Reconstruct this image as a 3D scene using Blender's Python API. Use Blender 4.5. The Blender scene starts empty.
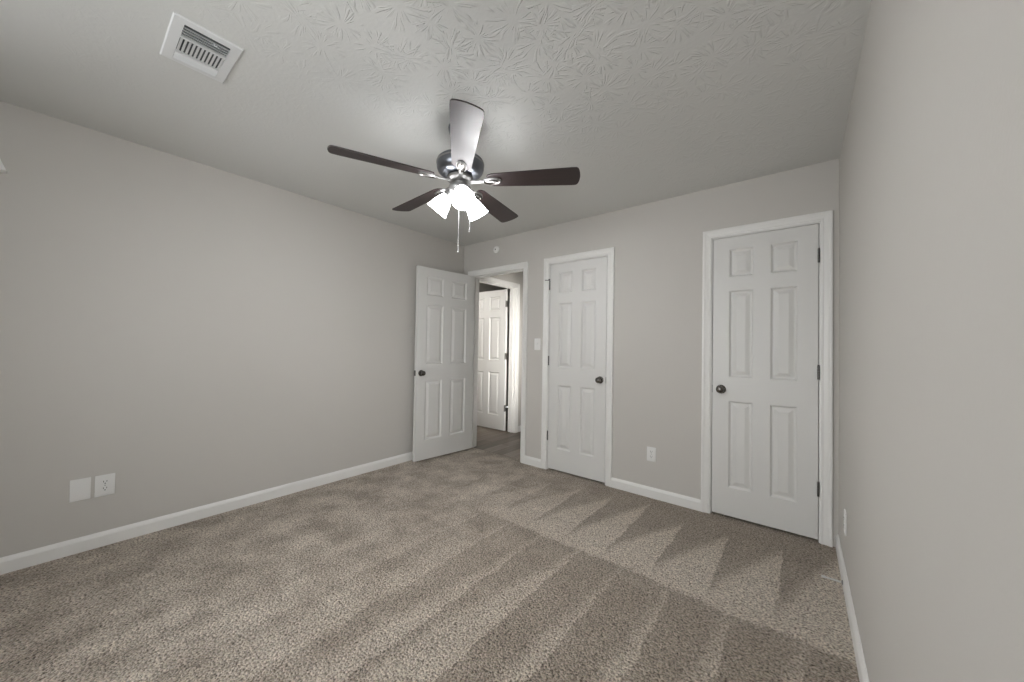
import bpy, bmesh, math, random
from mathutils import Vector, Matrix
random.seed(4)
S = bpy.context.scene
COL = S.collection

# ------------------------------------------------------------------ camera
F_PX = 358.6288
cam_d = bpy.data.cameras.new('camera')
cam_d.sensor_fit = 'HORIZONTAL'; cam_d.sensor_width = 36.0
cam_d.lens = F_PX / 1024 * 36.0
cam_d.clip_start = 0.02
cam = bpy.data.objects.new('camera', cam_d); COL.objects.link(cam)
FW = Vector((-0.6267867, 0.77902201, 0.01622129))
RT = Vector((0.77918637, 0.6265764, 0.01645047))
UP = Vector((-0.0026514, -0.02295034, 0.99973309))
M = Matrix((RT, UP, -FW)).transposed().to_4x4()
M.translation = Vector((3.2155, -3.0354, 1.2155))
cam.matrix_world = M
S.camera = cam

# ------------------------------------------------------------------ world, exposure
W = bpy.data.worlds.new('daylight'); S.world = W; W.use_nodes = True
bgn = W.node_tree.nodes['Background']
bgn.inputs[0].default_value = (0.955, 0.985, 1.0, 1); bgn.inputs[1].default_value = 7.8
S.view_settings.view_transform = 'Standard'; S.view_settings.look = 'None'
S.view_settings.gamma = 1.0; S.view_settings.use_curve_mapping = False
S.view_settings.exposure = 0.07
LAMP = 18.0          # emission of the fan's frosted shades
BULB = 600.0
HALL_W = 10.0

# ------------------------------------------------------------------ room numbers (metres)
RW, RD, RH = 3.4035, 4.60, 2.44        # width, depth, height
WT = 0.12                              # wall thickness
DH = 2.050                             # top of door openings
A0, A1 = 0.148, 0.912                  # doorway to the hall
B0, B1 = 1.248, 1.861                  # narrow closet
C0, C1 = 2.699, 3.309                  # right-hand closet
HX = 0.07                              # hall: left wall plane
RY0, RY1, RZ0 = -3.70, -2.70, 1.34              # unseen window added in the right wall to light the left wall
FX0, FX1 = 1.15, 2.75                          # unseen window added behind the camera to light the back wall
WY0, WY1, WZL, WZ0, WZ1 = -4.20, -3.36, 1.48, 0.50, 2.04    # window in the left wall, just outside the frame

# portals in the windows so that daylight samples well
def portal(w, h, loc, rz):
    pd = bpy.data.lights.new('window_daylight', 'AREA'); pd.shape = 'RECTANGLE'
    pd.size = w; pd.size_y = h; pd.cycles.is_portal = True
    po = bpy.data.objects.new('window_daylight', pd); COL.objects.link(po)
    po.location = loc; po.rotation_euler = (math.radians(90), 0, rz)
portal(WY1 - WY0, WZ1 - WZL, (-WT - .02, (WY0 + WY1) / 2, (WZL + WZ1) / 2), math.radians(-90))
portal(RY1 - RY0, WZ1 - RZ0, (RW + WT + .02, (RY0 + RY1) / 2, (RZ0 + WZ1) / 2), math.radians(90))
portal(FX1 - FX0, WZ1 - WZ0, ((FX0 + FX1) / 2, -RD - WT - .02, (WZ0 + WZ1) / 2), 0)

# ------------------------------------------------------------------ materials
def new_mat(name):
    m = bpy.data.materials.new(name); m.use_nodes = True
    nt = m.node_tree
    return m, nt, nt.nodes['Principled BSDF']

def N(nt, t, **kw):
    n = nt.nodes.new(t)
    for k, v in kw.items(): setattr(n, k, v)
    return n

def math_n(nt, op, a, b=None, c=None, clamp=False):
    n = nt.nodes.new('ShaderNodeMath'); n.operation = op; n.use_clamp = clamp
    for i, v in enumerate((a, b, c)):
        if v is None: continue
        if isinstance(v, (int, float)): n.inputs[i].default_value = v
        else: nt.links.new(v, n.inputs[i])
    return n.outputs[0]

def mix_c(nt, f, a, b):
    n = nt.nodes.new('ShaderNodeMix'); n.data_type = 'RGBA'
    for i, v in ((0, f), (6, a), (7, b)):
        if isinstance(v, (int, float)): n.inputs[i].default_value = v
        elif isinstance(v, tuple): n.inputs[i].default_value = (*v, 1)
        else: nt.links.new(v, n.inputs[i])
    return n.outputs[2]

def simple(name, col, rough=.5, metal=0.0, bump=0.0, scale=60, var=0.03, spec=.5, aniso=None):
    m, nt, b = new_mat(name)
    tc = N(nt, 'ShaderNodeTexCoord')
    no = N(nt, 'ShaderNodeTexNoise'); no.inputs['Scale'].default_value = scale; no.inputs['Detail'].default_value = 4
    nt.links.new(tc.outputs['Object'], no.inputs['Vector'])
    d = tuple(max(0, c * (1 - var)) for c in col); l = tuple(min(1, c * (1 + var)) for c in col)
    nt.links.new(mix_c(nt, no.outputs[0], d, l), b.inputs['Base Color'])
    b.inputs['Roughness'].default_value = rough; b.inputs['Metallic'].default_value = metal
    b.inputs['Specular IOR Level'].default_value = spec
    if bump:
        bp = N(nt, 'ShaderNodeBump'); bp.inputs['Strength'].default_value = bump; bp.inputs['Distance'].default_value = .002
        nt.links.new(no.outputs[0], bp.inputs['Height']); nt.links.new(bp.outputs[0], b.inputs['Normal'])
    return m

MAT_WALL = simple('greige_wall_paint', (.565, .542, .508), .75, bump=.12, scale=160, var=.012, spec=.3)
MAT_TRIM = simple('white_semigloss_paint', (.80, .79, .765), .38, bump=.05, scale=40, var=.01)
MAT_DOOR = simple('white_door_paint', (.70, .692, .67), .42, bump=.06, scale=90, var=.01)
MAT_PLATE = simple('white_plastic', (.78, .775, .755), .35, var=.01)
MAT_SLOT = simple('dark_slot', (.02, .02, .02), .6)
MAT_NICKEL = simple('satin_nickel', (.36, .355, .35), .45, 1.0, var=.03)
MAT_KNOB = simple('antique_pewter', (.16, .15, .14), .25, 1.0, var=.15, scale=30)
MAT_HINGE = simple('aged_nickel_hinge', (.13, .125, .12), .4, .8)
MAT_MOTOR = simple('dark_pewter_motor', (.20, .21, .235), .30, 1.0)
MAT_VENT = simple('white_enamel', (.74, .745, .745), .45, var=.01)
MAT_DUCT = simple('dark_duct', (.10, .105, .11), .8)
MAT_CHAIN = simple('white_cord', (.42, .42, .42), .5)
MAT_GAP = simple('closet_shade_paint', (.25, .23, .21), .8)  # closet walls darkened, shade behind the closed doors put into the colour

def ceiling_mat():
    m, nt, b = new_mat('stomp_texture_ceiling')
    tc = N(nt, 'ShaderNodeTexCoord')
    warp = N(nt, 'ShaderNodeTexNoise'); warp.inputs['Scale'].default_value = 9; warp.inputs['Detail'].default_value = 1
    nt.links.new(tc.outputs['Object'], warp.inputs['Vector'])
    sub = N(nt, 'ShaderNodeVectorMath', operation='SUBTRACT'); nt.links.new(warp.outputs['Color'], sub.inputs[0]); sub.inputs[1].default_value = (.5, .5, .5)
    sc = N(nt, 'ShaderNodeVectorMath', operation='SCALE'); nt.links.new(sub.outputs[0], sc.inputs[0]); sc.inputs['Scale'].default_value = .035
    ad = N(nt, 'ShaderNodeVectorMath', operation='ADD'); nt.links.new(tc.outputs['Object'], ad.inputs[0]); nt.links.new(sc.outputs[0], ad.inputs[1])
    hs = None
    for k, (scl, off) in enumerate(((6.0, (0, 0, 0)), (5.0, (3.37, 1.71, 0)))):
        o2 = N(nt, 'ShaderNodeVectorMath', operation='ADD'); nt.links.new(ad.outputs[0], o2.inputs[0]); o2.inputs[1].default_value = off
        vo = N(nt, 'ShaderNodeTexVoronoi', voronoi_dimensions='2D'); vo.inputs['Scale'].default_value = scl
        vo.inputs['Randomness'].default_value = .85
        nt.links.new(o2.outputs[0], vo.inputs['Vector'])
        df = N(nt, 'ShaderNodeVectorMath', operation='SUBTRACT'); nt.links.new(o2.outputs[0], df.inputs[0]); nt.links.new(vo.outputs['Position'], df.inputs[1])
        sp = N(nt, 'ShaderNodeSeparateXYZ'); nt.links.new(df.outputs[0], sp.inputs[0])
        ang = math_n(nt, 'ARCTAN2', sp.outputs['Y'], sp.outputs['X'])
        r = vo.outputs['Distance']       # already in scaled units
        rc = N(nt, 'ShaderNodeSeparateColor'); nt.links.new(vo.outputs['Color'], rc.inputs[0])
        # streak noise along the angle, slowly changing with radius
        cb = N(nt, 'ShaderNodeCombineXYZ')
        nt.links.new(math_n(nt, 'MULTIPLY', math_n(nt, 'SINE', ang), 4.2), cb.inputs[0])
        nt.links.new(math_n(nt, 'MULTIPLY', math_n(nt, 'COSINE', ang), 4.2), cb.inputs[1])
        nt.links.new(math_n(nt, 'ADD', math_n(nt, 'MULTIPLY', r, 1.6), math_n(nt, 'MULTIPLY', rc.outputs[0], 37.0)), cb.inputs[2])
        sn = N(nt, 'ShaderNodeTexNoise'); sn.inputs['Scale'].default_value = 1.15; sn.inputs['Detail'].default_value = 1.0
        nt.links.new(cb.outputs[0], sn.inputs['Vector'])
        mr = N(nt, 'ShaderNodeMapRange', interpolation_type='SMOOTHSTEP'); mr.inputs[1].default_value = .53; mr.inputs[2].default_value = .66
        nt.links.new(sn.outputs[0], mr.inputs[0])
        m1 = N(nt, 'ShaderNodeMapRange', interpolation_type='SMOOTHSTEP'); m1.inputs[1].default_value = .10; m1.inputs[2].default_value = .20
        nt.links.new(r, m1.inputs[0])
        m2 = N(nt, 'ShaderNodeMapRange', interpolation_type='SMOOTHSTEP'); m2.inputs[1].default_value = .58; m2.inputs[2].default_value = .40
        nt.links.new(r, m2.inputs[0])
        h = math_n(nt, 'MULTIPLY', mr.outputs[0], math_n(nt, 'MULTIPLY', m1.outputs[0], m2.outputs[0]))
        hs = h if hs is None else math_n(nt, 'MAXIMUM', hs, h)
    fine = N(nt, 'ShaderNodeTexNoise'); fine.inputs['Scale'].default_value = 70; fine.inputs['Detail'].default_value = 3
    nt.links.new(tc.outputs['Object'], fine.inputs['Vector'])
    sp0 = N(nt, 'ShaderNodeSeparateXYZ'); nt.links.new(tc.outputs['Object'], sp0.inputs[0])
    amp = N(nt, 'ShaderNodeMapRange', interpolation_type='SMOOTHSTEP'); amp.inputs[1].default_value = 1.35; amp.inputs[2].default_value = 2.3
    amp.inputs[3].default_value = .06; amp.inputs[4].default_value = 1.0
    nt.links.new(sp0.outputs[0], amp.inputs[0])           # bump is stronger on the right half
    amy = N(nt, 'ShaderNodeMapRange', interpolation_type='SMOOTHSTEP'); amy.inputs[1].default_value = -.9; amy.inputs[2].default_value = -2.1
    amy.inputs[3].default_value = .22; amy.inputs[4].default_value = 1.0
    nt.links.new(sp0.outputs[1], amy.inputs[0])           # and fades towards the back wall
    hs = math_n(nt, 'MULTIPLY', hs, math_n(nt, 'MULTIPLY', amp.outputs[0], amy.outputs[0]))
    hh = math_n(nt, 'ADD', hs, math_n(nt, 'MULTIPLY', fine.outputs[0], .25))
    bp = N(nt, 'ShaderNodeBump'); bp.inputs['Strength'].default_value = .62; bp.inputs['Distance'].default_value = .006
    nt.links.new(hh, bp.inputs['Height']); nt.links.new(bp.outputs[0], b.inputs['Normal'])
    b.inputs['Base Color'].default_value = (.68, .68, .66, 1); b.inputs['Roughness'].default_value = .8
    b.inputs['Specular IOR Level'].default_value = .25
    return m
MAT_CEIL = ceiling_mat()

def carpet_mat():
    m, nt, b = new_mat('brushed_pile_carpet')
    tc = N(nt, 'ShaderNodeTexCoord'); P = tc.outputs['Object']
    wn = N(nt, 'ShaderNodeTexNoise'); wn.inputs['Scale'].default_value = 6; wn.inputs['Detail'].default_value = 4
    nt.links.new(P, wn.inputs['Vector'])
    ws = N(nt, 'ShaderNodeTexNoise'); ws.inputs['Scale'].default_value = 45; ws.inputs['Detail'].default_value = 2
    nt.links.new(P, ws.inputs['Vector'])
    jit = math_n(nt, 'ADD', math_n(nt, 'MULTIPLY', math_n(nt, 'SUBTRACT', wn.outputs[0], .5), .10),
                 math_n(nt, 'MULTIPLY', math_n(nt, 'SUBTRACT', ws.outputs[0], .5), .06))
    sx = N(nt, 'ShaderNodeSeparateXYZ'); nt.links.new(P, sx.inputs[0])
    x = math_n(nt, 'ADD', sx.outputs[0], math_n(nt, 'MULTIPLY', jit, .6)); y = math_n(nt, 'ADD', sx.outputs[1], jit)
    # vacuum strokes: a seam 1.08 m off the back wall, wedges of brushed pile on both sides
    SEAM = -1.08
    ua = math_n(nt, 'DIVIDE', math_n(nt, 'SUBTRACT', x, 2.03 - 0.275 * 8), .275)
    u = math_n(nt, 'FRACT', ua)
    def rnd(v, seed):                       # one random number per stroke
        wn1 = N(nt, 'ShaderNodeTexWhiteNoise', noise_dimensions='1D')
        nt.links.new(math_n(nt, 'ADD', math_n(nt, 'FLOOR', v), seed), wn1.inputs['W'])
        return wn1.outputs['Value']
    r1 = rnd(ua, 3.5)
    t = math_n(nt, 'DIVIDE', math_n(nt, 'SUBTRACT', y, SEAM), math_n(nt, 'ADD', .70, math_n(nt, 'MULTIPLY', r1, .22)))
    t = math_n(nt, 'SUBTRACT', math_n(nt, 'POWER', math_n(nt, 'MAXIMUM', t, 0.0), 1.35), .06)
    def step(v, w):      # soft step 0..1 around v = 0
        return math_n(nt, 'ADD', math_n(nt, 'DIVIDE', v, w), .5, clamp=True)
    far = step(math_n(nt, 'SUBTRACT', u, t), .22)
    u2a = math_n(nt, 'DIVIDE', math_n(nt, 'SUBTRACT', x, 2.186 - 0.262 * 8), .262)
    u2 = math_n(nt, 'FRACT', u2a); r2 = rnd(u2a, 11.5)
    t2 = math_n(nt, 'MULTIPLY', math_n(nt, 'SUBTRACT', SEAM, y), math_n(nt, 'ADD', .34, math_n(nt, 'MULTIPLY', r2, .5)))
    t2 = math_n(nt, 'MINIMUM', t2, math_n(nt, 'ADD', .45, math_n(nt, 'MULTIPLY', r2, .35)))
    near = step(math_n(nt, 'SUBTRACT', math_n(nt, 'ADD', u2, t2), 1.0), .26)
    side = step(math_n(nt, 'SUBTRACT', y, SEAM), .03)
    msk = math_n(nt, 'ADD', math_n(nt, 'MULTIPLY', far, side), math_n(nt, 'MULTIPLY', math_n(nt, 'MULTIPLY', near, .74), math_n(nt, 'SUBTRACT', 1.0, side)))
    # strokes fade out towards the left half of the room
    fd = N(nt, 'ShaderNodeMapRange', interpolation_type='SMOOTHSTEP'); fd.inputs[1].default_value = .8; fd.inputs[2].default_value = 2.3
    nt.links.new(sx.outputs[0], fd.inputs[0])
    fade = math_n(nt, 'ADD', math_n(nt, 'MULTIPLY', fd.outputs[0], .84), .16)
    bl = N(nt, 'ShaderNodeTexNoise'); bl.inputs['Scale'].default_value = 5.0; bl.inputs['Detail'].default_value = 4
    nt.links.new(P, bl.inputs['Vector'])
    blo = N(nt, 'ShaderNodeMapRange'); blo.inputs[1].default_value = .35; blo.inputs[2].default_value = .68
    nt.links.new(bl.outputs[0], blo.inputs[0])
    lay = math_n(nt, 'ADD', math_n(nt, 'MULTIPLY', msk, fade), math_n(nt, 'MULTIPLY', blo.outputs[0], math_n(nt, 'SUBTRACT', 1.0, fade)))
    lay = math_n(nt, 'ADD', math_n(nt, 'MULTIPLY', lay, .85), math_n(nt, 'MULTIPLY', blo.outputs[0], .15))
    # tufts: yarn flecks, with shade in the pits painted into the colour
    wv = N(nt, 'ShaderNodeVectorMath', operation='SCALE'); wv.inputs['Scale'].default_value = .010
    n3 = N(nt, 'ShaderNodeTexNoise'); n3.inputs['Scale'].default_value = 90; nt.links.new(P, n3.inputs['Vector'])
    nt.links.new(n3.outputs['Color'], wv.inputs[0])
    pv = N(nt, 'ShaderNodeVectorMath', operation='ADD'); nt.links.new(P, pv.inputs[0]); nt.links.new(wv.outputs[0], pv.inputs[1])
    vo = N(nt, 'ShaderNodeTexVoronoi', voronoi_dimensions='2D'); vo.inputs['Scale'].default_value = 105
    nt.links.new(pv.outputs[0], vo.inputs['Vector'])
    rc = N(nt, 'ShaderNodeSeparateColor'); nt.links.new(vo.outputs['Color'], rc.inputs[0])
    fl = N(nt, 'ShaderNodeTexNoise'); fl.inputs['Scale'].default_value = 112; fl.inputs['Detail'].default_value = 2
    nt.links.new(P, fl.inputs['Vector'])
    fr_ = N(nt, 'ShaderNodeMapRange'); fr_.inputs[1].default_value = .36; fr_.inputs[2].default_value = .62; nt.links.new(fl.outputs[0], fr_.inputs[0])
    yarn_and_pits = math_n(nt, 'POWER', math_n(nt, 'ADD', math_n(nt, 'MULTIPLY', rc.outputs[0], .35), math_n(nt, 'MULTIPLY', fr_.outputs[0], .65)), .78)
    dark = mix_c(nt, yarn_and_pits, (.055, .038, .025), (.56, .476, .388))
    lite = mix_c(nt, yarn_and_pits, (.12, .090, .062), (.97, .862, .735))
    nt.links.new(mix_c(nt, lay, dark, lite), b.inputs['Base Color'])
    hgt = math_n(nt, 'SUBTRACT', 1.0, math_n(nt, 'MULTIPLY', vo.outputs['Distance'], 1.3))
    hgt = math_n(nt, 'ADD', hgt, math_n(nt, 'MULTIPLY', ws.outputs[0], .8))
    bp = N(nt, 'ShaderNodeBump'); bp.inputs['Strength'].default_value = .9; bp.inputs['Distance'].default_value = .010
    nt.links.new(hgt, bp.inputs['Height']); nt.links.new(bp.outputs[0], b.inputs['Normal'])
    b.inputs['Roughness'].default_value = .95; b.inputs['Specular IOR Level'].default_value = .1
    b.inputs['Sheen Weight'].default_value = .15
    return m
MAT_CARPET = carpet_mat()

def plank_mat():
    m, nt, b = new_mat('grey_brown_vinyl_planks')
    tc = N(nt, 'ShaderNodeTexCoord')
    mp = N(nt, 'ShaderNodeMapping'); mp.inputs['Rotation'].default_value = (0, 0, math.radians(90))
    nt.links.new(tc.outputs['Object'], mp.inputs['Vector'])
    br = N(nt, 'ShaderNodeTexBrick'); br.offset = .37; br.inputs['Scale'].default_value = 1.0
    br.inputs['Brick Width'].default_value = 1.1; br.inputs['Row Height'].default_value = .15
    br.inputs['Mortar Size'].default_value = .002
    br.inputs['Color1'].default_value = (.10, .08, .064, 1); br.inputs['Color2'].default_value = (.30, .25, .205, 1)
    br.inputs['Mortar'].default_value = (.04, .032, .026, 1)
    nt.links.new(mp.outputs[0], br.inputs['Vector'])
    st = N(nt, 'ShaderNodeMapping'); st.inputs['Scale'].default_value = (38, 2.2, 1); nt.links.new(tc.outputs['Object'], st.inputs['Vector'])
    gn = N(nt, 'ShaderNodeTexNoise'); gn.inputs['Scale'].default_value = 1; gn.inputs['Detail'].default_value = 5
    nt.links.new(st.outputs[0], gn.inputs['Vector'])
    g2 = math_n(nt, 'ADD', math_n(nt, 'MULTIPLY', gn.outputs[0], 1.3), .35)
    mx = N(nt, 'ShaderNodeVectorMath', operation='SCALE'); nt.links.new(br.outputs['Color'], mx.inputs[0]); nt.links.new(g2, mx.inputs['Scale'])
    nt.links.new(mx.outputs[0], b.inputs['Base Color'])
    b.inputs['Roughness'].default_value = .45
    return m
MAT_PLANK = plank_mat()

def blade_mat():
    m, nt, b = new_mat('dark_espresso_blade')
    tc = N(nt, 'ShaderNodeTexCoord')
    mp = N(nt, 'ShaderNodeMapping'); mp.inputs['Scale'].default_value = (3, 70, 3); nt.links.new(tc.outputs['Object'], mp.inputs['Vector'])
    no = N(nt, 'ShaderNodeTexNoise'); no.inputs['Scale'].default_value = 1; no.inputs['Detail'].default_value = 4
    nt.links.new(mp.outputs[0], no.inputs['Vector'])
    nt.links.new(mix_c(nt, no.outputs[0], (.010, .004, .004), (.034, .016, .015)), b.inputs['Base Color'])
    b.inputs['Roughness'].default_value = .52; b.inputs['Specular IOR Level'].default_value = .75
    return m
MAT_BLADE = blade_mat()

def glow_mat(name, col, s):
    m, nt, b = new_mat(name)
    b.inputs['Base Color'].default_value = (.9, .9, .88, 1); b.inputs['Roughness'].default_value = .5
    b.inputs['Emission Color'].default_value = (*col, 1); b.inputs['Emission Strength'].default_value = s
    return m
MAT_SHADE = glow_mat('lit_frosted_glass', (.98, .985, 1.0), LAMP)
MAT_BULB = glow_mat('lit_bulb', (.98, .985, 1.0), BULB)

def glass_mat():
    m = bpy.data.materials.new('window_glass'); m.use_nodes = True
    nt = m.node_tree; nt.nodes.clear()
    o = N(nt, 'ShaderNodeOutputMaterial'); tr = N(nt, 'ShaderNodeBsdfTransparent'); gl = N(nt, 'ShaderNodeBsdfGlossy')
    gl.inputs['Roughness'].default_value = .02
    fr = N(nt, 'ShaderNodeFresnel'); fr.inputs[0].default_value = 1.45
    mx = N(nt, 'ShaderNodeMixShader'); nt.links.new(fr.outputs[0], mx.inputs[0]); nt.links.new(tr.outputs[0], mx.inputs[1]); nt.links.new(gl.outputs[0], mx.inputs[2])
    nt.links.new(mx.outputs[0], o.inputs[0])
    return m
MAT_GLASS = glass_mat()

# ------------------------------------------------------------------ mesh helpers
def box(bm, x0, x1, y0, y1, z0, z1, bevel=0.0):
    vs = [bm.verts.new((x, y, z)) for x in (x0, x1) for y in (y0, y1) for z in (z0, z1)]
    fs = [(0, 1, 3, 2), (4, 6, 7, 5), (0, 4, 5, 1), (2, 3, 7, 6), (0, 2, 6, 4), (1, 5, 7, 3)]
    F = [bm.faces.new([vs[i] for i in f]) for f in fs]
    if bevel:
        es = list({e for f in F for e in f.edges})
        bmesh.ops.bevel(bm, geom=es, offset=bevel, segments=2, affect='EDGES', profile=.6)

def lathe(bm, prof, mtx=None, seg=32):
    """prof: list of (r, z); r = 0 ends close the shape."""
    rings = []
    for r, z in prof:
        if r < 1e-6: rings.append([bm.verts.new((0, 0, z))])
        else: rings.append([bm.verts.new((r * math.cos(2 * math.pi * k / seg), r * math.sin(2 * math.pi * k / seg), z)) for k in range(seg)])
    for a, b in zip(rings, rings[1:]):
        for k in range(seg):
            k2 = (k + 1) % seg
            if len(a) == 1 and len(b) == 1: continue
            if len(a) == 1: bm.faces.new((a[0], b[k], b[k2]))
            elif len(b) == 1: bm.faces.new((a[k], b[0], a[k2]))
            else: bm.faces.new((a[k], b[k], b[k2], a[k2]))
    vs = [v for r in rings for v in r]
    if mtx is not None: bmesh.ops.transform(bm, matrix=mtx, verts=vs)
    return vs

def prism(bm, poly, a, b, axis):
    """extrude closed 2-D polygon between a and b along axis ('x','y','z')."""
    def P(p, t): return {'x': (t, p[0], p[1]), 'y': (p[0], t, p[1]), 'z': (p[0], p[1], t)}[axis]
    r0 = [bm.verts.new(P(p, a)) for p in poly]; r1 = [bm.verts.new(P(p, b)) for p in poly]
    n = len(poly)
    bm.faces.new(r0); bm.faces.new(r1)
    for k in range(n): bm.faces.new((r0[k], r0[(k + 1) % n], r1[(k + 1) % n], r1[k]))
    return r0 + r1

def tube(bm, pts, rad, seg=10):
    rings = []
    pts = [Vector(p) for p in pts]
    for i, p in enumerate(pts):
        d = (pts[min(i + 1, len(pts) - 1)] - pts[max(i - 1, 0)]).normalized()
        a = d.orthogonal().normalized() if i == 0 else (rings_a - d * rings_a.dot(d)).normalized()
        rings_a = a; c = d.cross(a)
        r = rad[i] if isinstance(rad, (list, tuple)) else rad
        rings.append([bm.verts.new(p + r * (a * math.cos(2 * math.pi * k / seg) + c * math.sin(2 * math.pi * k / seg))) for k in range(seg)])
    for a, b in zip(rings, rings[1:]):
        for k in range(seg): bm.faces.new((a[k], a[(k + 1) % seg], b[(k + 1) % seg], b[k]))
    bm.faces.new(rings[0]); bm.faces.new(rings[-1])

def obj(name, bm, mat, parent=None, smooth=False, loc=None):
    bmesh.ops.recalc_face_normals(bm, faces=bm.faces)
    me = bpy.data.meshes.new(name); bm.to_mesh(me); bm.free()
    for mm in (mat if isinstance(mat, (list, tuple)) else [mat]): me.materials.append(mm)
    if smooth:
        for p in me.polygons: p.use_smooth = True
        me.set_sharp_from_angle(angle=math.radians(35))
    o = bpy.data.objects.new(name, me); COL.objects.link(o)
    if parent: o.parent = parent
    if loc: o.location = loc
    return o

def tag(o, label, cat, group=None, kind=None):
    o['label'] = label; o['category'] = cat
    if group: o['group'] = group
    if kind: o['kind'] = kind
    return o

def empty(name, loc, rz=0):
    o = bpy.data.objects.new(name, None); COL.objects.link(o); o.location = loc; o.rotation_euler = (0, 0, rz)
    o.empty_display_size = .1
    return o

def bm_(): return bmesh.new()

# ------------------------------------------------------------------ room shell
b = bm_(); box(b, -WT, RW + WT, -RD - WT, 0.055, -.06, 0)
tag(obj('floor', b, MAT_CARPET), 'beige brown cut pile carpet with vacuum strokes', 'carpet', kind='structure')
b = bm_(); box(b, -1.4, 1.2, .055, 3.3, -.06, -.004)
tag(obj('floor_hall', b, MAT_PLANK), 'grey brown wood plank floor beyond the open doorway', 'floor', kind='structure')
b = bm_(); box(b, -WT, RW + WT, -RD - WT, WT, RH, RH + .06)
tag(obj('ceiling', b, MAT_CEIL), 'off white ceiling with stomped brush texture', 'ceiling', kind='structure')
b = bm_(); box(b, -1.4, RW + WT, WT, 3.3, RH, RH + .06)
tag(obj('ceiling_hall', b, MAT_CEIL), 'ceiling over the hall and closets', 'ceiling', kind='structure')

b = bm_()
box(b, -WT, 0, -RD - WT, WY0, 0, RH); box(b, -WT, 0, WY1, WT, 0, RH)
box(b, -WT, 0, WY0, WY1, 0, WZL); box(b, -WT, 0, WY0, WY1, WZ1, RH)
tag(obj('wall_left', b, MAT_WALL), 'long greige wall on the left, two cover plates low on it', 'wall', kind='structure')
b = bm_()
box(b, RW, RW + WT, -RD - WT, RY0, 0, RH); box(b, RW, RW + WT, RY1, WT, 0, RH)
box(b, RW, RW + WT, RY0, RY1, 0, RZ0); box(b, RW, RW + WT, RY0, RY1, WZ1, RH)
tag(obj('wall_right', b, MAT_WALL), 'greige wall close on the right edge', 'wall', kind='structure')
b = bm_()
for x0, x1 in ((0, A0 - .018), (A1 + .018, B0 - .018), (B1 + .018, C0 - .018), (C1 + .018, RW)): box(b, x0, x1, 0, WT, 0, RH)
for x0, x1 in ((A0, A1), (B0, B1), (C0, C1)): box(b, x0 - .018, x1 + .018, 0, WT, DH + .018, RH)
tag(obj('wall_back', b, MAT_WALL), 'greige back wall holding the doorway and two closed doors', 'wall', kind='structure')
b = bm_()
box(b, -WT, FX0, -RD - WT, -RD, 0, RH); box(b, FX1, RW + WT, -RD - WT, -RD, 0, RH)
box(b, FX0, FX1, -RD - WT, -RD, 0, WZ0); box(b, FX0, FX1, -RD - WT, -RD, WZ1, RH)
tag(obj('wall_front', b, MAT_WALL), 'greige wall behind the camera', 'wall', kind='structure')

# hall, the room across it and the closets
HY0, HY1 = .20, .957                                    # opening in the hall's left wall
b = bm_()
box(b, HX - WT, HX, WT, HY0 - .018, 0, RH); box(b, HX - WT, HX, HY1 + .018, 3.3, 0, RH); box(b, HX - WT, HX, HY0 - .018, HY1 + .018, DH + .018, RH)
tag(obj('wall_hall_left', b, MAT_WALL), 'hall wall around the hall door', 'wall', kind='structure')
b = bm_(); box(b, 1.02, 1.14, WT, 3.3, 0, RH); tag(obj('wall_hall_right', b, MAT_WALL), 'right wall of the hall', 'wall', kind='structure')
b = bm_(); box(b, -1.4, 1.14, 3.3, 3.4, 0, RH); tag(obj('wall_hall_end', b, MAT_WALL), 'end wall of the hall', 'wall', kind='structure')
b = bm_(); box(b, -1.5, -1.4, WT, 3.4, 0, RH); box(b, -1.4, -WT, WT - .1, WT, 0, RH)
tag(obj('wall_far_room', b, MAT_WALL), 'walls of the room across the hall', 'wall', kind='structure')
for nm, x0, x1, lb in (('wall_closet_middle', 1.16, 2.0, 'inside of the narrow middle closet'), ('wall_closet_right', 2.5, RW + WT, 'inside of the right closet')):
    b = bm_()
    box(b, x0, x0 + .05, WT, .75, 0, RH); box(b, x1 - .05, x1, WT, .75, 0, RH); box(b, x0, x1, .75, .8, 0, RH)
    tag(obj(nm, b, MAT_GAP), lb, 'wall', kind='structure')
    b = bm_(); box(b, x0, x1, .055, .75, -.06, -.001)
    tag(obj(nm.replace('wall', 'floor'), b, MAT_CARPET), lb + ', floor', 'floor', kind='structure')

# baseboards: profile (distance from wall, z)
BB = [(0, 0), (.0145, 0), (.0145, .062), (.0115, .070), (.0065, .079), (.004, .0835), (0, .0835)]
def baseboard(name, wall, a, c, label):
    b = bm_()
    if wall == 'back': prism(b, [(-d, z) for d, z in BB], a, c, 'x')
    elif wall == 'left': prism(b, [(d, z) for d, z in BB], a, c, 'y')
    elif wall == 'right': prism(b, [(RW - d, z) for d, z in BB], a, c, 'y')
    elif wall == 'front': prism(b, [(-RD + d, z) for d, z in BB], a, c, 'x')
    elif wall == 'hall': prism(b, [(HX + d, z) for d, z in BB], a, c, 'y')
    tag(obj(name, b, MAT_TRIM), label, 'baseboard', kind='structure')
CW = .060          # casing width
baseboard('baseboard_left', 'left', -RD, 0, 'white baseboard along the left wall')
baseboard('baseboard_right', 'right', -RD, 0, 'white baseboard along the right wall')
baseboard('baseboard_back_left', 'back', A1 + .006 + CW, B0 - .006 - CW, 'short white baseboard between doorway and middle closet door')
baseboard('baseboard_back_right', 'back', B1 + .006 + CW, C0 - .006 - CW, 'white baseboard between the two closed doors')
baseboard('baseboard_front', 'front', .015, RW - .015, 'white baseboard along the window wall')
baseboard('baseboard_hall', 'hall', HY1 + .006 + CW, 3.3, 'white baseboard in the hall past the hall door')

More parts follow.
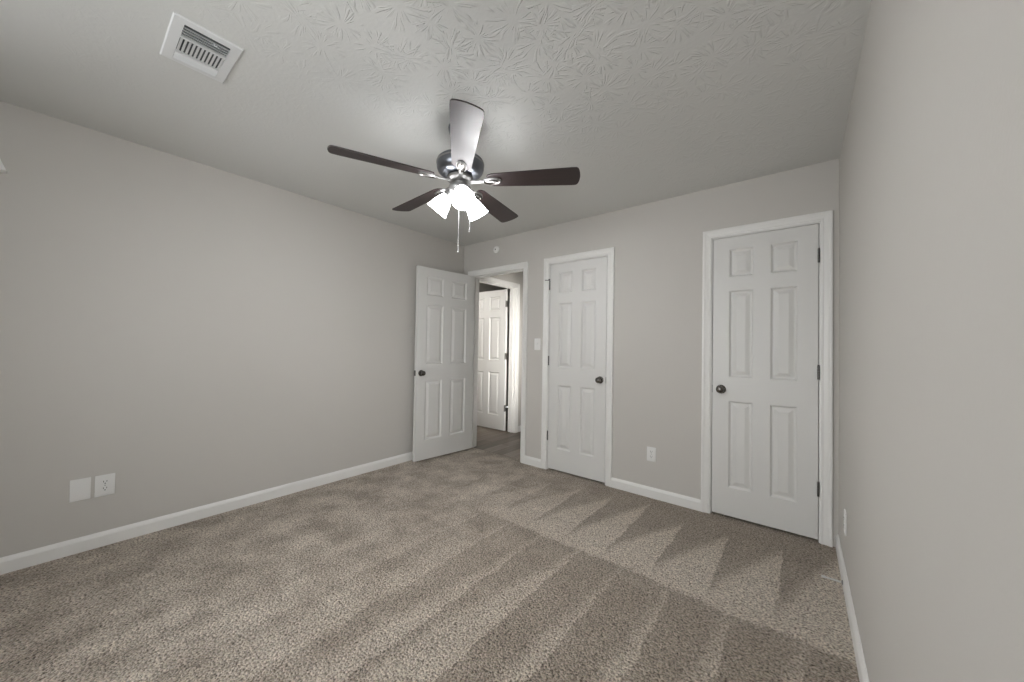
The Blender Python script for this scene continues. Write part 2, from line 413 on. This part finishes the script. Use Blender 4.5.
# door casings: U of mitred moulding.  profile across the width: (w from inner edge, projection)
CP = [(0, 0), (0, .008), (.010, .011), (.016, .009), (.038, .0125), (.046, .0165), (.056, .0165), (.060, .013), (.060, 0)]
def casing(name, tf, x0, x1, top, label):
    """tf(u, depth, z) -> xyz ; u runs along the wall"""
    b = bm_()
    rows = []
    for w, d in CP:
        rows.append([b.verts.new(tf(u, d, z)) for u, z in ((x0 - .006 - w, 0), (x0 - .006 - w, top + .006 + w), (x1 + .006 + w, top + .006 + w), (x1 + .006 + w, 0))])
    for r0, r1 in zip(rows, rows[1:]):
        for k in range(3): b.faces.new((r0[k], r0[k + 1], r1[k + 1], r1[k]))
    for k in range(3): b.faces.new((rows[-1][k], rows[-1][k + 1], rows[0][k + 1], rows[0][k]))
    b.faces.new([r[0] for r in rows]); b.faces.new([r[3] for r in rows])
    tag(obj(name, b, MAT_TRIM), label, 'door trim', kind='structure')
back = lambda u, d, z: (u, -d, z)
hall = lambda u, d, z: (HX + d, u, z)
casing('trim_1', back, A0, A1, DH, 'white casing around the open doorway')
casing('trim_2', back, B0, B1, DH, 'white casing around the narrow middle door')
casing('trim_3', back, C0, C1, DH, 'white casing around the right-hand door')
casing('trim_4', hall, HY0, HY1, DH, 'white casing around the hall door, seen through the doorway')
casing('trim_5', lambda u, d, z: (u, WT + d, z), A0, A1, DH, 'hall side casing of the doorway')

# jambs (with stops)
def jamb(name, tf, u0, u1, top, stop, label):
    b = bm_()
    def bx(ua, ub, da, db, za, zb):
        p = [tf(ua, da, za), tf(ub, db, zb)]
        lo = [min(p[0][i], p[1][i]) for i in range(3)]; hi = [max(p[0][i], p[1][i]) for i in range(3)]
        box(b, lo[0], hi[0], lo[1], hi[1], lo[2], hi[2])
    bx(u0 - .018, u0, 0, WT, 0, top + .018); bx(u1, u1 + .018, 0, WT, 0, top + .018); bx(u0, u1, 0, WT, top, top + .018)
    s0, s1 = stop
    bx(u0, u0 + .010, s0, s1, 0, top); bx(u1 - .010, u1, s0, s1, 0, top); bx(u0 + .01, u1 - .01, s0, s1, top - .010, top)
    tag(obj(name, b, MAT_TRIM), label, 'door jamb', kind='structure')
jb = lambda u, d, z: (u, d, z)
jamb('trim_6', jb, A0, A1, DH, (.045, .08), 'white jamb lining the open doorway')
jamb('trim_7', jb, B0, B1, DH, (.045, .08), 'white jamb of the narrow middle door')
jamb('trim_8', jb, C0, C1, DH, (.045, .08), 'white jamb of the right-hand door')
jamb('trim_9', lambda u, d, z: (HX - d, u, z), HY0, HY1, DH, (.04, .075), 'white jamb of the hall door')

# ------------------------------------------------------------------ six-panel doors
def leaf_bm(w, h, t=.035):
    """six raised panels on both faces; x 0..w, y 0..t, z 0..h"""
    b = bm_()
    st = .105 if w < .7 else .112; mid = .10 if w < .7 else .108
    pw = (w - 2 * st - mid) / 2
    xs = [0, st, st + pw, st + pw + mid, w - st, w]
    zs = [0, .205, .830, 1.003, 1.635, 1.735, 1.938, h]
    for yf, sgn in ((0, 1), (t, -1)):
        V = {}
        for i, x in enumerate(xs):
            for j, z in enumerate(zs): V[i, j] = b.verts.new((x, yf, z))
        for i in range(5):
            for j in range(7):
                q = [V[i, j], V[i + 1, j], V[i + 1, j + 1], V[i, j + 1]]
                if not (i in (1, 3) and j in (1, 3, 5)): b.faces.new(q); continue
                prev = q
                x0, x1, z0, z1 = xs[i], xs[i + 1], zs[j], zs[j + 1]
                for ins, dep in ((.003, .003), (.012, .0125), (.020, .0125), (.046, .0025)):
                    y = yf + sgn * dep
                    cur = [b.verts.new(p) for p in ((x0 + ins, y, z0 + ins), (x1 - ins, y, z0 + ins), (x1 - ins, y, z1 - ins), (x0 + ins, y, z1 - ins))]
                    for k in range(4): b.faces.new((prev[k], prev[(k + 1) % 4], cur[(k + 1) % 4], cur[k]))
                    prev = cur
                b.faces.new(prev)
    # edges
    def strip(pts):
        for (p, q) in zip(pts, pts[1:]):
            b.faces.new([b.verts.new(v) for v in ((p[0], 0, p[1]), (q[0], 0, q[1]), (q[0], t, q[1]), (p[0], t, p[1]))])
    for x in (0, w): strip([(x, z) for z in zs])
    for z in (0, h): strip([(x, z) for x in xs])
    bmesh.ops.remove_doubles(b, verts=b.verts, dist=1e-5)
    return b

KNOB = [(0, .062), (.010, .0615), (.019, .058), (.0255, .050), (.027, .043), (.025, .036), (.019, .030), (.0125, .026), (.0105, .021), (.0105, .010), (.015, .008), (0, .008)]
ROSE = [(0, .0095), (.014, .0095), (.022, .0085), (.029, .006), (.0325, .003), (.0325, 0), (0, 0)]
def door(name, loc, rz, w, h, knob_x, hinge_x, label, kz=.912, knob_sides=(0, 1), hinge_side=0, latch=True, stop=False):
    d = obj(name, leaf_bm(w, h), MAT_DOOR, loc=loc); d.rotation_euler = (0, 0, rz)
    tag(d, label, 'door', kind='structure')
    t = .035
    for s in knob_sides:
        mt = Matrix.Translation((knob_x, 0 if s == 0 else t, kz)) @ Matrix.Rotation(math.radians(90 if s == 0 else -90), 4, 'X')
        b = bm_(); lathe(b, KNOB, mt, 28)
        k = obj('door_knob', b, MAT_KNOB, d, True)
        b = bm_(); lathe(b, ROSE, mt, 28); obj('rosette', b, MAT_KNOB, k, True)
    yk = -.006 if hinge_side == 0 else t + .006
    e = .0015 if hinge_x < w / 2 else -.0015
    for z in (.275, 1.02, 1.775):
        b = bm_()
        for q in range(5):
            z0 = z + q * .0178 + .0004
            tube(b, [(hinge_x - e, yk, z0), (hinge_x - e, yk, z0 + .017)], .0062, 12)
        lathe(b, [(0, .006), (.005, .004), (.0062, 0), (0, 0)], Matrix.Translation((hinge_x - e, yk, z + .089)), 12)
        lo, hi = sorted((hinge_x - 2.2 * e, hinge_x + e * .2))
        y0, y1 = sorted((yk, t * .9 if hinge_side == 0 else t * .1))
        box(b, lo, hi, y0, y1, z, z + .089)
        obj('hinge', b, MAT_HINGE, d, True)
    if latch:
        x0, x1 = (-.0025, .0006) if knob_x < w / 2 else (w - .0006, w + .0025)
        b = bm_(); box(b, x0, x1, -.0022, .030, kz - .028, kz + .028, .0004)
        obj('latch_plate', b, MAT_HINGE, d)
    if stop:                # hinge-pin stop on the top hinge
        b = bm_()
        tube(b, [(hinge_x, -.010, 1.872), (hinge_x - .022, -.024, 1.874), (hinge_x - .043, -.030, 1.874)], .0038, 10)
        tube(b, [(hinge_x, -.010, 1.872), (hinge_x + .010, -.026, 1.872), (hinge_x + .014, -.034, 1.872)], .0036, 10)
        lathe(b, [(0, .010), (.008, .009), (.009, 0), (0, 0)], Matrix.Translation((hinge_x + .014, -.034, 1.872)) @ Matrix.Rotation(math.radians(90), 4, 'X'), 14)
        obj('hinge_pin_stop', b, MAT_HINGE, d, True)
    return d
G = .004
door('door_1', (A0 + .010, -.006, .014), math.radians(-95.5), A1 - A0 - 2 * G, 2.030, A1 - A0 - .066, 0,
     'white six panel door standing open against the left wall', hinge_side=0)
door('door_2', (B0 + G, .002, .017), 0, B1 - B0 - 2 * G, 2.029, B1 - B0 - .062, 0,
     'narrow white six panel door closed in the middle of the back wall, knob on its right', knob_sides=(0,), stop=True)
door('door_3', (C0 + G, .002, .017), 0, C1 - C0 - 2 * G, 2.029, .056, C1 - C0 - 2 * G,
     'white six panel door closed beside the right wall, knob on its left', knob_sides=(0,))
hd = door('door_4', (-.082 - .745, .915, .012), 0, .745, 2.030, .06, .745,
     'white six panel hall door seen ajar through the doorway', latch=False)

# ------------------------------------------------------------------ wall plates
def ring_plate(bm, w, h, d=.006):
    """face plate standing on y = 0, facing -y"""
    box(bm, -w / 2, w / 2, -d, 0, -h / 2, h / 2, .0025)

def duplex(name, loc, rz, label, w=.072, h=.116):
    t = empty(name, loc, rz)
    tag(t, label, 'electrical outlet', None)
    b = bm_(); ring_plate(b, w, h); obj('cover_plate', b, MAT_PLATE, t, True)
    for s in (-1, 1):
        b = bm_()
        z = s * .0195
        pts = []
        for k in range(24):
            a = 2 * math.pi * k / 24
            pts.append((.0172 * math.cos(a), z + max(-.0145, min(.0145, .0172 * math.sin(a)))))
        prism(b, pts, -.0078, -.0055, 'y')
        r = obj('receptacle', b, MAT_PLATE, t)
        b = bm_()
        box(b, -.0078, -.0052, -.0084, -.0070, z - .001, z + .0085); box(b, .0052, .0078, -.0084, -.0070, z + .0005, z + .0085)
        pts = [(.0028 * math.cos(2 * math.pi * k / 12), z - .0075 + .0028 * math.sin(2 * math.pi * k / 12)) for k in range(12)]
        prism(b, pts, -.0084, -.0070, 'y')
        obj('slots', b, MAT_SLOT, r)
    b = bm_(); lathe(b, [(0, .0078), (.002, .0076), (.003, .006), (0, .006)], Matrix.Rotation(math.radians(90), 4, 'X'), 12)
    obj('screw', b, MAT_NICKEL, t, True)
    return t
duplex('wall_outlet', (2.264, 0, .353), 0, 'white duplex outlet low on the back wall between the two closed doors')
duplex('wall_outlet', (0, -2.871, .356), math.radians(90), 'white duplex outlet on the left wall, right of the blank plate', .080, .124)
duplex('wall_outlet', (RW, -.458, .326), math.radians(-90), 'white outlet low on the right wall near the corner, seen edge-on')
t = empty('blank_wall_plate', (0, -2.965, .357), math.radians(90))
tag(t, 'blank white cover plate low on the left wall, left of the outlet', 'wall plate')
b = bm_(); ring_plate(b, .078, .124); obj('cover_plate', b, MAT_PLATE, t, True)
for z in (-.042, .042):
    b = bm_(); lathe(b, [(0, .0076), (.002, .0074), (.003, .006), (0, .006)], Matrix.Translation((0, 0, z)) @ Matrix.Rotation(math.radians(90), 4, 'X'), 12)
    obj('screw', b, MAT_PLATE, t, True)
t = empty('light_switch', (1.112, 0, 1.247))
tag(t, 'white toggle light switch between the doorway and the narrow door', 'light switch')
b = bm_(); ring_plate(b, .074, .118); obj('cover_plate', b, MAT_PLATE, t, True)
b = bm_(); box(b, -.005, .005, -.0075, -.0055, -.012, .012); fr = obj('toggle_slot', b, MAT_PLATE, t)
b = bm_(); prism(b, [(-.006, -.006), (-.017, .006), (-.017, .011), (-.006, .008)], -.004, .004, 'x'); obj('toggle', b, MAT_PLATE, t)

# round white detector above the doorway
t = empty('round_wall_detector', (.527, 0, 2.313))
tag(t, 'small round white detector high on the wall above the open doorway', 'detector')
rx = Matrix.Rotation(math.radians(90), 4, 'X')
b = bm_(); lathe(b, [(0, .022), (.012, .022), (.026, .020), (.036, .014), (.041, .006), (.041, 0), (0, 0)], rx, 36); obj('housing', b, MAT_PLATE, t, True)
b = bm_(); lathe(b, [(0, .0245), (.007, .0235), (.009, .021), (0, .021)], rx, 20); obj('test_button', b, MAT_DUCT, t, True)

# spring door stop on the right baseboard
t = empty('door_stop', (RW - .0145, -.500, .030))
tag(t, 'thin spring door stop sticking out of the right baseboard', 'door stop')
b = bm_(); lathe(b, [(0, 0), (.011, 0), (.011, .003), (.006, .006), (0, .006)], Matrix.Rotation(math.radians(-90), 4, 'Y'), 18); obj('mount', b, MAT_NICKEL, t, True)
b = bm_()
pts = [(-.004 - .066 * k / 120, .0042 * math.cos(k * .63 * 1.6), .0042 * math.sin(k * .63 * 1.6)) for k in range(121)]
tube(b, pts, .0012, 6); obj('spring', b, MAT_PLATE, t, True)
b = bm_(); lathe(b, [(0, .068), (.006, .068), (.0065, .072), (.0062, .082), (.004, .085), (0, .085)], Matrix.Rotation(math.radians(-90), 4, 'Y'), 16); obj('tip', b, MAT_PLATE, t, True)

# ------------------------------------------------------------------ ceiling register
t = empty('air_vent', (1.245, -2.706, RH))
tag(t, 'white metal air vent with louvred slots in the ceiling', 'air vent')
VX0, VX1, VY0, VY1 = -.155, .155, -.108, .108
b = bm_()
# frame: outer lip, inner opening .23 x .14
ox, oy, ix, iy = .155, .108, .125, .072
prof = [(0, 0), (0, -.004), (.10, -.007), (1, -.0085), (1, 0)]
rows = []
for f, z in prof:
    x = ox + (ix - ox) * f; y = oy + (iy - oy) * f
    rows.append([b.verts.new(p) for p in ((-x, -y, z), (x, -y, z), (x, y, z), (-x, y, z))])
for r0, r1 in zip(rows, rows[1:]):
    for k in range(4): b.faces.new((r0[k], r0[(k + 1) % 4], r1[(k + 1) % 4], r1[k]))
# bars between the three sections
box(b, .036, .046, -iy, iy, -.010, -.003); box(b, -.074, -.064, -iy, iy, -.010, -.003)
obj('frame', b, MAT_VENT, t)
b = bm_(); box(b, -ix, ix, -iy, iy, -.0018, -.0004); obj('duct_shade', b, MAT_DUCT, t)  # dark sheet painted in place of the shaded duct opening
def louvre(nm, x, y, lx, ly, tilt, axis):
    b = bm_(); box(b, -lx / 2, lx / 2, -ly / 2, ly / 2, -.0006, .0006)
    o = obj(nm, b, MAT_VENT, t, loc=(x, y, -.0085))
    o.rotation_euler = (tilt, 0, 0) if axis == 'x' else (0, tilt, 0)
for k in range(11): louvre('louver', -.014, -.066 + k * .0132, .094, .0080, math.radians(14), 'x')
for k in range(4): louvre('louver', -.0805 - k * .0118, 0, .0125, .142, math.radians(-50), 'y')
for k in range(4): louvre('louver', .058 + k * .0165, 0, .013, .142, math.radians(58), 'y')
b = bm_(); tube(b, [(.105, .02, -.010), (.110, .022, -.020), (.116, .030, -.024)], .0022, 8); obj('damper_lever', b, MAT_VENT, t, True)

# ------------------------------------------------------------------ ceiling fan
FX, FY, FZ = 1.728, -1.6735, 2.137        # blade plane height
fan = empty('ceiling_fan', (FX, FY, FZ))
tag(fan, 'five blade ceiling fan with dark blades and a lit three shade light kit', 'ceiling fan')
top = RH - FZ
b = bm_(); lathe(b, [(0, top), (.070, top), (.072, top - .012), (.060, top - .045), (.030, top - .062), (.016, top - .066), (0, top - .066)], seg=40); obj('canopy', b, MAT_MOTOR, fan, True)
b = bm_(); tube(b, [(0, 0, top - .06), (0, 0, .14)], .016, 16); obj('downrod', b, MAT_MOTOR, fan, True)
b = bm_(); lathe(b, [(0, .134), (.035, .133), (.085, .130), (.115, .122), (.128, .110), (.131, .095), (.130, .070), (.124, .052), (.106, .036), (.075, .028), (0, .026)], seg=48)
mh = obj('motor_housing', b, MAT_MOTOR, fan, True)
b = bm_(); lathe(b, [(.1295, .100), (.133, .098), (.133, .092), (.1295, .089)], seg=48); obj('trim_band', b, MAT_NICKEL, mh, True)
b = bm_(); lathe(b, [(0, .028), (.062, .028), (.072, .020), (.072, .004), (.060, -.006), (0, -.006)], seg=40); obj('flywheel', b, MAT_NICKEL, fan, True)
TH0 = -.70775
PITCH = math.radians(-12)
def blade_bm():
    b = bm_()
    n = 10
    r0, r1 = .155, .662
    out = []
    side = [(r0, .030), (r0 + .008, .042), (r0 + .03, .0505), (.35, .0585), (.52, .065), (.618, .0685)]
    tip = [(.640, .0675), (.650, .061), (.656, .045), (.660, .025), (r1, 0)]
    half = side + tip
    out = [(x, w) for x, w in half] + [(x, -w) for x, w in reversed(half[:-1])]
    vs = prism(b, out, -.003, .003, 'z')
    return b
def iron_bm():
    b = bm_()
    # arm
    prism(b, [(.055, -.013), (.10, -.009), (.135, -.008), (.135, .008), (.10, .009), (.055, .013)], -.010, -.004, 'z')
    # oval medallion: ring and raised centre under the blade
    def oval(cx, a, c, k=28): return [(cx + a * math.cos(2 * math.pi * i / k), c * math.sin(2 * math.pi * i / k)) for i in range(k)]
    prism(b, oval(.182, .052, .027), -.0085, -.003, 'z')
    o1, o2, o3 = oval(.182, .050, .0255), oval(.182, .045, .021), oval(.182, .038, .015)
    A = [b.verts.new((*p, -.0085)) for p in o1]; B = [b.verts.new((*p, -.0150)) for p in o2]; Cc = [b.verts.new((*p, -.0088)) for p in o3]
    for k in range(28):
        k2 = (k + 1) % 28
        b.faces.new((A[k], A[k2], B[k2], B[k])); b.faces.new((B[k], B[k2], Cc[k2], Cc[k])).material_index = 1
    b.faces.new(Cc).material_index = 1                   # recessed dark centre
    prism(b, oval(.182, .024, .0055), -.0135, -.0089, 'z')
    return b
blade0 = obj('blade', blade_bm(), MAT_BLADE, fan)
iron0 = obj('blade_iron', iron_bm(), [MAT_NICKEL, MAT_KNOB], blade0, True)
for k in range(5):
    if k == 0: o = blade0
    else:
        o = blade0.copy(); COL.objects.link(o); o.parent = fan
        i2 = iron0.copy(); COL.objects.link(i2); i2.parent = o
    o.rotation_euler = (Matrix.Rotation(TH0 + k * 2 * math.pi / 5, 3, 'Z') @ Matrix.Rotation(PITCH, 3, 'X')).to_euler()

# light kit
b = bm_(); lathe(b, [(0, -.004), (.030, -.006), (.030, -.020), (.058, -.030), (.064, -.045), (.058, -.066), (.040, -.082), (.018, -.090), (.010, -.100), (0, -.101)], seg=36)
kit = obj('light_kit', b, MAT_NICKEL, fan, True)
SH_PROF = [(.024, 0), (.027, .012), (.033, .028), (.042, .048), (.050, .072), (.055, .096), (.062, .116)]
TILT = math.radians(40)
for k in range(3):
    a = math.radians(-35 + 120 * k)
    base = Matrix.Rotation(a, 4, 'Z') @ Matrix.Translation((.055, 0, -.055)) @ Matrix.Rotation(math.pi - TILT, 4, 'Y')
    b = bm_()
    outer = [(r, z) for r, z in SH_PROF]; inner = [(r - .0035, z) for r, z in reversed(SH_PROF)]
    lathe(b, outer + inner + [outer[0]], base @ Matrix.Translation((0, 0, .018)), 36)
    obj('lamp_shade', b, MAT_SHADE, kit, True)
    b = bm_(); lathe(b, [(0, -.012), (.012, -.012), (.020, -.004), (.027, .010), (.027, .030), (0, .030)], base, 24); obj('socket', b, MAT_NICKEL, kit, True)
    b = bm_(); lathe(b, [(0, .031), (.013, .032), (.016, .055), (.025, .078), (.029, .098), (.023, .116), (.011, .125), (0, .127)], base, 24); obj('bulb', b, MAT_BULB, kit, True)
for x, y, z0, z1 in ((-.004, -.002, -.090, -.385), (.042, .038, -.060, -.270)):
    b = bm_(); tube(b, [(x, y, z0), (x, y, z1)], .0018, 8)
    c = obj('pull_chain', b, MAT_CHAIN, fan, True)
    b = bm_(); lathe(b, [(0, .010), (.003, .008), (.0055, -.006), (.0050, -.014), (0, -.017)], Matrix.Translation((x, y, z1)), 14)
    obj('chain_knob', b, MAT_CHAIN, c, True)

# ------------------------------------------------------------------ window in the left wall beyond the frame, with its blind's head rail
b = bm_()
xo, xi = -WT + .02, -WT + .07
fw = .045; zm = (WZL + WZ1) / 2
box(b, xo, xi, WY0, WY0 + fw, WZL, WZ1); box(b, xo, xi, WY1 - fw, WY1, WZL, WZ1)
box(b, xo, xi, WY0 + fw, WY1 - fw, WZL, WZL + fw); box(b, xo, xi, WY0 + fw, WY1 - fw, WZ1 - fw, WZ1)
box(b, xo, xi, WY0 + fw, WY1 - fw, zm - .02, zm + .02)
wn = obj('window_1', b, MAT_TRIM); tag(wn, 'white sash window in the left wall beyond the left edge of the photo', 'window', kind='structure')
b = bm_(); box(b, -WT + .040, -WT + .044, WY0 + fw, WY1 - fw, WZL + fw, WZ1 - fw); obj('pane', b, MAT_GLASS, wn)
b = bm_(); box(b, -.048, .030, WY0 - .05, WY1 + .05, WZL - .022, WZL); obj('sill', b, MAT_TRIM, wn)
yo = -RD - WT + .02; yi = yo + .05; xm = (FX0 + FX1) / 2
b = bm_()
box(b, FX0, FX0 + fw, yo, yi, WZ0, WZ1); box(b, FX1 - fw, FX1, yo, yi, WZ0, WZ1)
box(b, FX0 + fw, FX1 - fw, yo, yi, WZ0, WZ0 + fw); box(b, FX0 + fw, FX1 - fw, yo, yi, WZ1 - fw, WZ1)
box(b, xm - .03, xm + .03, yo, yi, WZ0 + fw, WZ1 - fw)
wn = obj('added_window_2', b, MAT_TRIM); tag(wn, 'white double window added unseen behind the camera for its daylight', 'window', kind='structure')
b = bm_(); box(b, FX0 + fw, FX1 - fw, yo + .02, yo + .024, WZ0 + fw, WZ1 - fw); obj('pane', b, MAT_GLASS, wn)
b = bm_(); box(b, FX0 - .05, FX1 + .05, -RD - .048, -RD + .030, WZ0 - .022, WZ0); obj('sill', b, MAT_TRIM, wn)
xo = RW + WT - .07; xi = xo + .05; zm = (RZ0 + WZ1) / 2
b = bm_()
box(b, xo, xi, RY0, RY0 + fw, RZ0, WZ1); box(b, xo, xi, RY1 - fw, RY1, RZ0, WZ1)
box(b, xo, xi, RY0 + fw, RY1 - fw, RZ0, RZ0 + fw); box(b, xo, xi, RY0 + fw, RY1 - fw, WZ1 - fw, WZ1)
box(b, xo, xi, RY0 + fw, RY1 - fw, zm - .02, zm + .02)
wn = obj('added_window_3', b, MAT_TRIM); tag(wn, 'white sash window added unseen in the right wall for its daylight', 'window', kind='structure')
b = bm_(); box(b, xo + .022, xo + .026, RY0 + fw, RY1 - fw, RZ0 + fw, WZ1 - fw); obj('pane', b, MAT_GLASS, wn)
b = bm_(); box(b, RW - .030, RW + .048, RY0 - .05, RY1 + .05, RZ0 - .022, RZ0); obj('sill', b, MAT_TRIM, wn)
bl = empty('window_blind', (0, (WY0 + WY1) / 2, 2.07))
tag(bl, 'white window blind head rail at the far left edge of the photo', 'window blind')
hl_ = (WY1 - WY0) / 2 + .10
b = bm_(); prism(b, [(.001, 0), (.062, 0), (.064, .02), (.050, .085), (.001, .09)], -hl_, hl_, 'y')
for v in b.verts:                     # the end cap leans a little
    if v.co.y > 0: v.co.y += .014 - v.co.z * .36
vo_ = obj('valance', b, MAT_PLATE, bl)

# ------------------------------------------------------------------ added fill lights for the hall and the room across it
hl = bpy.data.lights.new('hall_fill_light', 'AREA'); hl.energy = HALL_W; hl.color = (1, .97, .92)  # unseen area lamp put in to brighten the hall door
hl.shape = 'RECTANGLE'; hl.size = .35; hl.size_y = 1.6; hl.spread = math.radians(75)
ho = bpy.data.objects.new('hall_fill_light', hl); COL.objects.link(ho); ho.location = (.985, .34, 1.15)
ho.rotation_euler = Vector((-1.38, .60, -.05)).to_track_quat('-Z', 'Y').to_euler()
fl_ = bpy.data.lights.new('far_room_fill', 'POINT'); fl_.energy = 5.0; fl_.shadow_soft_size = .15; fl_.color = (1, .97, .93)  # unseen point lamp put in to lift the wall above the hall door
fo = bpy.data.objects.new('far_room_fill', fl_); COL.objects.link(fo); fo.location = (-.75, .45, 1.9)
